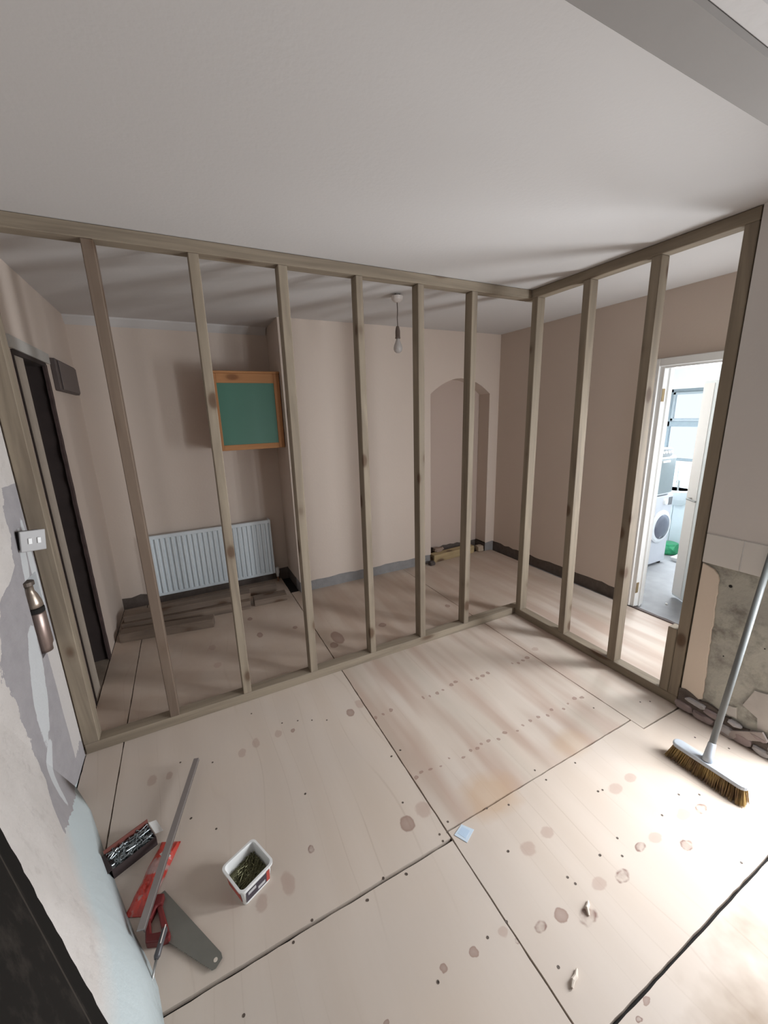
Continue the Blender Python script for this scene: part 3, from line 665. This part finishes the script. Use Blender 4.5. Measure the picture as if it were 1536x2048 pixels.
bbt = NT('black_dusty'); pb = bbt.pos(); bbt.rough(.85); bbt.b.inputs['Specular IOR Level'].default_value = .15
nd = bbt.noise(pb, 14, 5, .7); d2 = bbt.vmath('DOT_PRODUCT', bbt.vmath('SUBTRACT', pb, tuple(base)), tuple(side))
ln = bbt.math('MULTIPLY', bbt.math('GREATER_THAN', d2, .075), bbt.math('LESS_THAN', d2, .083))
dust = bbt.math('MULTIPLY', bbt.math('GREATER_THAN', d2, .066), bbt.ramp(nd, [(.5, .05), (.78, .6)]))
bbt.color(bbt.mix(bbt.math('MAXIMUM', dust, bbt.math('MULTIPLY', ln, .7)), (.009, .008, .007), (.06, .05, .042)))
o = obj('black_board', bm, bbt.m, None, org=base + dn*.2 + side*.1)
tag(o, 'dusty black board leaning on the foot of the left wall at the photo edge', 'board')

# ---------------------------------------------------------------- broom
br = thing('broom', 'long grey broom with ochre bristles leaning against the bare plaster wall', 'broom', (-.36, -1.505, 0))
M_grey = plain('grey_broom_plastic', (.46, .50, .55), .45, var=.04)
yy0, yy1 = -1.652, -1.368; xx = -.352
def stad(hw, a, b, n=8):
    pts = []
    for k in range(n+1): t = math.pi*k/n; pts.append((xx + hw*math.cos(t), b - hw + hw*math.sin(t)))
    for k in range(n+1): t = math.pi + math.pi*k/n; pts.append((xx + hw*math.cos(t), a + hw + hw*math.sin(t)))
    return pts
obj('head', prism(B(), stad(.026, yy0, yy1), 'z', .062, .082), M_grey, br, bevel=.005, seg=2)
bm = B(); rr = random.Random(11)
for k in range(2600):
    s = rr.random(); y = yy0 + .008 + (yy1-yy0-.016)*s; x = xx + rr.uniform(-.020, .020)
    bx = x + (x-xx)*.75 - .012 + rr.uniform(-.005, .005); by = y + (s-.5)*.03 + rr.uniform(-.006, .006)
    w = .0012; z1 = .0635; z0 = .0008 + rr.random()*.003
    a = Vector((x, y, z1)); b = Vector((bx, by, z0)); mid = (a+b)/2 + Vector((rr.uniform(-.002, .002), rr.uniform(-.002, .002), 0))
    t = rr.uniform(0, math.pi); u = Vector((math.cos(t)*w, math.sin(t)*w, 0))
    vs = [bm.verts.new(p) for p in (a-u, a+u, mid+u, mid-u, b+u*.7, b-u*.7)]
    bm.faces.new((vs[0], vs[1], vs[2], vs[3])); bm.faces.new((vs[3], vs[2], vs[4], vs[5]))
bt2 = NT('ochre_bristle'); bt2.rough(.7); p = bt2.pos()
bt2.color(bt2.mix(bt2.ramp(bt2.noise(p, 9, 3), [(.4, 0), (.6, 1)]), (.42, .28, .10), (.18, .105, .06)))
stuff(obj('bristles', bm, bt2.m, br))
hb, ht = Vector((-.352, -1.503, .085)), Vector((-.03, -1.463, .925))
hd = (ht-hb).normalized(); top = hb + hd*.965
obj('socket', tube(B(), [hb - hd*.006, hb + hd*.02, hb + hd*.075, hb + hd*.08], [.020, .0175, .0145, .012], 16), M_grey, br, smooth=True)
obj('handle', tube(B(), [hb + hd*.06, hb + hd*.5, top], .0125, 14), plain('grey_handle', (.17, .18, .18), .45, .0, var=.05), br, smooth=True)

# ---------------------------------------------------------------- tub of screws
tc = Vector((-2.235, -.972, 0)); Mt = Matrix.Translation(tc) @ Matrix.Rotation(math.radians(24), 4, 'Z')
tub = thing('screw_tub', 'open square white plastic tub half full of long screws, red and dark label', 'tub', tc)
def rsq(h, r, z, n=5):
    pts = []
    for q, (sx, sy) in enumerate(((1, 1), (-1, 1), (-1, -1), (1, -1))):
        for k in range(n+1):
            t = math.pi/2*(q + k/n); pts.append((sx*(h-r) + r*math.cos(t), sy*(h-r) + r*math.sin(t), z))
    return pts
def loft(bm, loops, Mx, closed=True):
    R_ = [[bm.verts.new(Mx @ Vector(p)) for p in l] for l in loops]
    for a, b in zip(R_, R_[1:]):
        n = len(a)
        for k in range(n): bm.faces.new((a[k], a[(k+1) % n], b[(k+1) % n], b[k]))
    bm.faces.new(R_[0][::-1]); bm.faces.new(R_[-1])
    return bm
tt = NT('translucent_tub'); tt.color((.80, .80, .79)); tt.rough(.35); tt.b.inputs['Subsurface Weight'].default_value = .0
obj('tub', loft(B(), [rsq(.052, .012, .001), rsq(.060, .014, .074), rsq(.0655, .017, .075), rsq(.066, .017, .083), rsq(.059, .015, .0835), rsq(.057, .014, .078), rsq(.050, .011, .004)], Mt), tt.m, tub, smooth=False)
lab = B()
for (a, b) in ((0, 1), (1, 0)):
    pass
def wallstrip(bm, side_, u0, u1, z0, z1, off=.0008):
    def P(u, z):
        h = .052 + .008*(z/.074) + off
        return {'s': Vector((u, -h, z)), 'e': Vector((h, u, z)), 'w': Vector((-h, u, z))}[side_]
    vs = [bm.verts.new(Mt @ P(u, z)) for (u, z) in ((u0, z0), (u1, z0), (u1, z1), (u0, z1))]
    bm.faces.new(vs); return bm
M_lred = plain('label_red', (.42, .06, .045), .5, var=.05); M_lblk = plain('label_dark', (.055, .045, .06), .5); M_lgr = plain('label_print', (.50, .49, .50), .5)
obj('label', wallstrip(wallstrip(B(), 's', -.046, .046, .012, .060), 'e', -.046, .046, .012, .060), M_lblk, tub)
obj('label_edge', wallstrip(B(), 's', .034, .047, .012, .064, .0012), M_lred, tub)
obj('label_edge', wallstrip(B(), 'w', -.044, .044, .012, .058, .0012), M_lred, tub)
obj('label_print', wallstrip(wallstrip(B(), 's', -.038, -.008, .040, .054, .0014), 's', .0, .028, .020, .034, .0014), M_lgr, tub)
bm = B(); rr = random.Random(21)
loft(bm, [rsq(.048, .011, .006), rsq(.0535, .012, .036)], Mt)
for k in range(240):
    a = rr.gauss(.55, .5); c = Vector((rr.uniform(-.036, .036), rr.uniform(-.038, .038), rr.uniform(.037, .050)))
    d = Vector((math.cos(a), math.sin(a), rr.uniform(-.25, .25)))*.020
    p0 = c-d; p1 = c+d
    for p in (p0, p1):
        p.x = max(-.048, min(.048, p.x)); p.y = max(-.048, min(.048, p.y))
    tube(bm, [Mt @ p0, Mt @ p1], [.0012, .0016], 4)
    tube(bm, [Mt @ p1, Mt @ (p1 + (p1-p0).normalized()*.0015)], [.0035, .0035], 6)
stuff(obj('screws', bm, plain('olive_screws', (.17, .165, .09), .4, .6, var=.5, scale=120), tub))

# ---------------------------------------------------------------- saw
sa = thing('hand_saw', 'hand saw with a grey tapered blade and dark red handle on the plywood', 'saw', (-2.46, -1.0, 0))
bm = B(); blade = [(-2.525, -.868), (-2.508, -.862), (-2.345, -1.135), (-2.343, -1.150), (-2.362, -1.166), (-2.372, -1.166), (-2.492, -1.028)]
th = []
pa, pb_ = Vector((-2.372, -1.166)), Vector((-2.492, -1.028)); nn = Vector((-(pb_-pa).y, (pb_-pa).x)).normalized()
for k in range(1, 50):
    q = pa + (pb_-pa)*k/50; th.append(tuple(q + nn*(.002 if k % 2 else 0)))
zb = lambda x, y: .008
prism(bm, blade[:-1] + th + [blade[-1]], 'z', .0075, .009)
steel = plain('saw_steel', (.26, .26, .235), .42, .7, var=.12, scale=14)
obj('blade', bm, steel, sa)
obj('hang_hole', lathe(B(), [(.006, .0091), (.006, .0096), (.003, .0096)], (-2.362, -1.145, 0), 14), plain('hole_pale', (.62, .54, .46), .8), sa)
hp = [(-2.505, -.875), (-2.53, -.868), (-2.556, -.90), (-2.566, -.95), (-2.566, -.985), (-2.545, -1.01), (-2.52, -1.0), (-2.498, -1.022), (-2.482, -1.02), (-2.50, -.96)]
M_dred = plain('dark_red_plastic', (.16, .022, .022), .4, var=.1)
bm = B(); prism(bm, [(-2.505, -.885), (-2.530, -.875), (-2.552, -.905), (-2.560, -.945), (-2.545, -.945), (-2.528, -.915), (-2.512, -.915)], 'z', 0, .028)
prism(bm, [(-2.560, -.945), (-2.545, -.945), (-2.540, -.99), (-2.51, -1.0), (-2.485, -1.012), (-2.488, -1.03), (-2.52, -1.025), (-2.555, -1.01)], 'z', 0, .028)
prism(bm, [(-2.528, -.915), (-2.512, -.915), (-2.487, -1.012), (-2.51, -1.0)], 'z', .002, .022)
obj('handle', bm, M_dred, sa, bevel=.004, seg=2)

# ---------------------------------------------------------------- metal bar across the tools
b0, b1 = Vector((-2.382, -.358, .056)), Vector((-2.566, -.985, .052))
dd = (b1-b0).normalized(); sd = Vector((-dd.y, dd.x, 0)).normalized(); uu = dd.cross(sd).normalized()
if uu.z < 0: uu = -uu
Mb = Matrix((( dd.x, sd.x, uu.x, b0.x), (dd.y, sd.y, uu.y, b0.y), (dd.z, sd.z, uu.z, b0.z), (0, 0, 0, 1)))
LB = (b1-b0).length
bar = thing('metal_bar', 'long thin grey metal bar lying over the box of screws and the saw', 'bar', (-2.47, -.67, .03))
obj('strip', box(B(), 0, LB, -.0115, .0115, -.003, .003, Mb), plain('grey_metal_strip', (.36, .33, .32), .4, .6, var=.08), bar, bevel=.001)
obj('lip', box(B(), 0, LB, .0085, .0115, -.012, -.003, Mb), plain('grey_metal_lip', (.20, .18, .17), .5, .5), bar)

# ---------------------------------------------------------------- box of loose screws
Mx = Matrix.Translation((-2.625, -.655, 0)) @ Matrix.Rotation(math.radians(24), 4, 'Z')
sb = thing('screw_box', 'open dark cardboard box spilling grey screws beside the red packet', 'box', (-2.625, -.655, 0))
M_card = plain('dark_card', (.045, .03, .03), .7, var=.2); M_redcard = plain('red_brown_card', (.20, .065, .05), .7, var=.15)
bm = B(); box(bm, -.075, .075, -.045, .045, .0, .003, Mx); box(bm, -.075, .075, -.045, -.042, .003, .040, Mx); box(bm, .072, .075, -.042, .042, .003, .040, Mx); box(bm, -.075, -.072, -.042, .042, .003, .040, Mx)
obj('carton', bm, M_card, sb)
obj('back_flap', box(B(), -.075, .078, .042, .045, .003, .055, Mx), M_redcard, sb)
obj('side_flap', box(B(), .0, .055, -.042, .042, -.0015, .0, Mx @ Matrix.Translation((-.075, 0, .04)) @ Matrix.Rotation(math.radians(160), 4, 'Y')), M_card, sb)
wf_ = obj('white_flap', box(B(), .0, .030, -.030, .038, -.001, .001, Mx @ Matrix.Translation((.078, 0, .040)) @ Matrix.Rotation(math.radians(25), 4, 'Y')), M_white, sb)
bm = B(); rr = random.Random(4); box(bm, -.070, .070, -.040, .040, .004, .02, Mx)
for k in range(150):
    a = rr.uniform(0, math.pi); c = Vector((rr.uniform(-.06, .06), rr.uniform(-.032, .032), rr.uniform(.02, .042))); d = Vector((math.cos(a), math.sin(a)*.8, rr.uniform(-.3, .3)))*.018
    q = [c-d, c+d]
    for p in q: p.x = max(-.07, min(.07, p.x)); p.y = max(-.04, min(.04, p.y))
    tube(bm, [Mx @ q[0], Mx @ q[1]], [.0015, .0022], 5); tube(bm, [Mx @ q[1], Mx @ (q[1] + (q[1]-q[0]).normalized()*.002)], [.0045, .0045], 7)
stuff(obj('screws', bm, plain('zinc_screws', (.30, .33, .34), .3, .8, var=.5, scale=90), sb))

# ---------------------------------------------------------------- red packet
rp = thing('red_packet', 'crumpled red and clear plastic packet under the metal bar', 'packet', (-2.55, -.815, 0))
bm = B(); nx, ny = 22, 9; Mp = Matrix.Translation((-2.543, -.79, 0)) @ Matrix.Rotation(math.atan2(.23, .11) , 4, 'Z'); top_ = []; bt_ = []
for i in range(nx):
    for j in range(ny):
        u = (i/(nx-1)-.5)*.24; v = (j/(ny-1)-.5)*.075
        e = 1 - max(abs(i/(nx-1)-.5)*2, abs(j/(ny-1)-.5)*2)**3
        z = .004 + e*(.016 + .018*abs(noise.noise(Vector((u*22, v*30, 1)))))
        top_.append(bm.verts.new(Mp @ Vector((u, v + .008*noise.noise(Vector((u*15, 0, 3))), z)))); bt_.append(bm.verts.new(Mp @ Vector((u, v, .001))))
for i in range(nx-1):
    for j in range(ny-1):
        a = i*ny+j; bm.faces.new((top_[a], top_[a+ny], top_[a+ny+1], top_[a+1])); bm.faces.new((bt_[a], bt_[a+1], bt_[a+ny+1], bt_[a+ny]))
for i in range(nx-1):
    a = i*ny; b = a+ny-1; bm.faces.new((top_[a], bt_[a], bt_[a+ny], top_[a+ny])); bm.faces.new((top_[b], top_[b+ny], bt_[b+ny], bt_[b]))
for j in range(ny-1):
    bm.faces.new((top_[j], top_[j+1], bt_[j+1], bt_[j])); a = (nx-1)*ny+j; bm.faces.new((top_[a], bt_[a], bt_[a+1], top_[a+1]))
rt = NT('red_film'); rt.rough(.25); p = rt.objco(); n_ = rt.noise(p, 22, 3)
rt.color(rt.mix(rt.ramp(n_, [(.52, 0), (.60, 1)]), (.50, .055, .04), (.42, .26, .24)))
obj('film', bm, rt.m, rp)
obj('white_tab', box(B(), -.012, .012, -.018, .018, 0, .001, Matrix.Translation((-2.505, -.755, .036)) @ Matrix.Rotation(.5, 4, 'Z') @ Matrix.Rotation(.3, 4, 'Y')), M_white, rp)

# ---------------------------------------------------------------- chisel, scraps
ch = thing('chisel', 'small dark-handled chisel lying beside the saw handle', 'chisel', (-2.515, -1.06, 0))
c0, c1 = Vector((-2.497, -1.005, .042)), Vector((-2.521, -1.075, .034)); c2 = Vector((-2.540, -1.135, .004))
obj('handle', tube(B(), [c0, c0+(c1-c0)*.1, c0+(c1-c0)*.5, c0+(c1-c0)*.9, c1], [.006, .0095, .0085, .0095, .006], 12), plain('dark_grey_handle', (.075, .07, .075), .4), ch, smooth=True)
obj('handle_stripe', tube(B(), [c0 + Vector((.002, .001, .0085)), c0+(c1-c0)*.6 + Vector((.002, .001, .0085))], .0018, 6), M_plastic, ch)
obj('shaft', tube(B(), [c1, c2], [.004, .003], 8), M_steel, ch, smooth=True)
def pp_(name, label, cat, bm, m, org): o = obj(name, bm, m, None, org=org); return tag(o, label, cat)
sq = [(-1.494, -1.186), (-1.444, -1.166), (-1.413, -1.206), (-1.468, -1.232)]
pp_('paper_square', 'small pale blue square of card beside the meeting of the floor joints', 'card', prism(B(), sq, 'z', .0004, .0018), plain('pale_blue_card', (.56, .66, .76), .6, var=.05), (-1.455, -1.2, 0))
o = obj('paper_centre', prism(B(), [(-1.478, -1.187), (-1.447, -1.175), (-1.430, -1.203), (-1.464, -1.218)], 'z', .0018, .0022), plain('blue_centre', (.47, .60, .75), .6, var=.08), bpy.data.objects['paper_square'])
pp_('wood_splinter', 'pale curl of torn wood lying on the floor near the photo bottom', 'splinter', tube(B(), [(-1.455, -1.688, .004), (-1.44, -1.68, .007), (-1.425, -1.678, .005), (-1.408, -1.668, .004)], [.004, .006, .006, .003], 7), plain('splinter', (.66, .58, .50), .8), (-1.43, -1.68, 0))
pp_('wood_splinter', 'pale torn splinter standing over the ringed knots in the lit floor', 'splinter', tube(B(), [(-1.262, -1.60, .003), (-1.252, -1.585, .008), (-1.238, -1.58, .006), (-1.228, -1.572, .003)], [.003, .006, .005, .002], 7), plain('splinter_b', (.70, .62, .54), .8), (-1.245, -1.585, 0))
pp_('orange_chip', 'tiny orange and brown chip on the floor right of the metal bar', 'chip', rock(B(), (-2.487, -.715, .006), .008, .012, .007, 3, 1), plain('orange_chip', (.42, .14, .06), .6), (-2.487, -.715, 0))

for o_ in list(C.objects):
    if o_.name.startswith('wood_splinter'): o_['group'] = 'wood splinters on the floor'
# ---------------------------------------------------------------- utility room contents
M_wm = plain('machine_silver', (.56, .57, .62), .4, var=.03)
wm = thing('washing_machine', 'silver front-loading washing machine in the utility room below the dryer', 'washing machine', (1.90, .36, 0))
wx0, wx1, wy = 1.60, 2.185, .05; wcx = 1.965
obj('body', box(B(), wx0, wx1, wy, .64, .015, .735), M_wm, wm, bevel=.008, seg=2)
RY = Matrix.Rotation(math.pi/2, 4, 'X')
obj('door_ring', lathe(B(), [(.165, .0), (.17, .018), (.155, .03), (.128, .032), (.128, .0)], (wcx+.03, wy, .42), 36, RY), plain('door_ring', (.72, .74, .77), .3), wm, smooth=False)
obj('door_glass', lathe(B(), [(.130, .004), (.127, .034), (.08, .044), (.02, .047)], (wcx+.03, wy, .42), 30, RY), plain('drum_glass', (.12, .13, .17), .15), wm, smooth=True)
obj('drawer', box(B(), wx0+.03, wx0+.2, wy-.006, wy, .63, .70), M_white, wm, bevel=.002)
obj('display', box(B(), wx1-.075, wx1-.02, wy-.005, wy, .63, .71), plain('display_dark', (.12, .12, .13), .3), wm)
obj('dial', lathe(B(), [(.03, 0), (.028, .018), (.01, .02)], (wx1-.14, wy, .67), 20, RY), M_white, wm)
for a in (wx0+.03, wx1-.07): obj('foot', box(B(), a, a+.04, wy+.02, wy+.06, -.012, .015), M_dark, wm)
td = thing('tumble_dryer', 'small grey tumble dryer stacked on the washing machine', 'dryer', (1.88, .3, .74))
obj('body', box(B(), 1.60, 2.155, .06, .56, .742, 1.13), plain('dryer_white', (.66, .69, .71), .4), td, bevel=.006)
obj('door', box(B(), 1.64, 2.135, .045, .06, .765, 1.115), plain('dryer_grey_door', (.20, .235, .25), .35, var=.05), td, bevel=.004)
obj('door_handle', box(B(), 1.90, 2.02, .037, .045, 1.075, 1.095), M_white, td)
obj('control_panel', box(B(), 1.64, 2.07, .055, .20, 1.131, 1.21), plain('panel_grey', (.15, .16, .17), .4), td, bevel=.003)
for k in range(4): obj('knob', lathe(B(), [(.014, 0), (.013, .014), (.004, .015)], (1.90+.045*k, .055, 1.175), 12, RY), M_white, td)
sk = thing('sink', 'white wall-hung basin on the utility cladding beneath the window', 'sink', (2.6, .25, .52))
lo_ = []
def bas(h, d, z, xo=0, n=18): return [(2.688 - d - 0 + d*(-math.cos(math.pi*k/n))*0 - 0, 0, z) for k in range(1)]
def half(rx, ry, z):
    pts = [(2.686, .25-ry, z)]
    for k in range(1, 16): t = math.pi*k/16; pts.append((2.686 - rx*math.sin(t), .25 - ry*math.cos(t), z))
    pts.append((2.686, .25+ry, z)); return pts
I4 = Matrix.Identity(4)
obj('basin', loft(B(), [half(.06, .06, .52), half(.16, .16, .60), half(.24, .21, .68), half(.26, .225, .70), half(.26, .225, .715), half(.235, .20, .715), half(.2, .17, .66), half(.1, .1, .63)], I4), M_coolwhite, sk)
obj('tap', tube(B(), [(2.66, .25, .66), (2.66, .25, .80), (2.60, .25, .81), (2.58, .25, .79)], .01, 8), M_steel, sk, smooth=True)
gb = obj('green_bag', rock(B(), (2.50, .20, .055), .10, .13, .085, 4, 3), plain('green_plastic', (.03, .30, .13), .35, var=.3), None, org=(2.50, .20, 0)); tag(gb, 'bright green plastic bag on the utility floor beside the washing machine', 'bag')
tr = thing('white_tray', 'low white plastic tray in front of the green bag', 'tray', (2.40, .03, 0))
obj('tray', loft(B(), [[(2.30, -.10, -.011), (2.50, -.10, -.011), (2.50, .02, -.011), (2.30, .02, -.011)], [(2.28, -.12, .035), (2.52, -.12, .035), (2.52, .04, .035), (2.28, .04, .035)], [(2.29, -.11, .035), (2.51, -.11, .035), (2.51, .03, .035), (2.29, .03, .035)], [(2.31, -.09, .0), (2.49, -.09, .0), (2.49, .01, .0), (2.31, .01, .0)]], I4), M_white, tr)
obj('bottle', lathe(B(), [(.03, .0), (.03, .05), (.012, .07), (.012, .085)], (2.42, -.04, .0), 12), M_white, tr, smooth=True)
o = obj('crumb', rock(B(), (1.22, -.50, -.006), .012, .012, .008, 3, 1), M_white, None, org=(1.22, -.50, -.012)); tag(o, 'tiny white crumb on the grey utility floor inside the doorway', 'crumb')
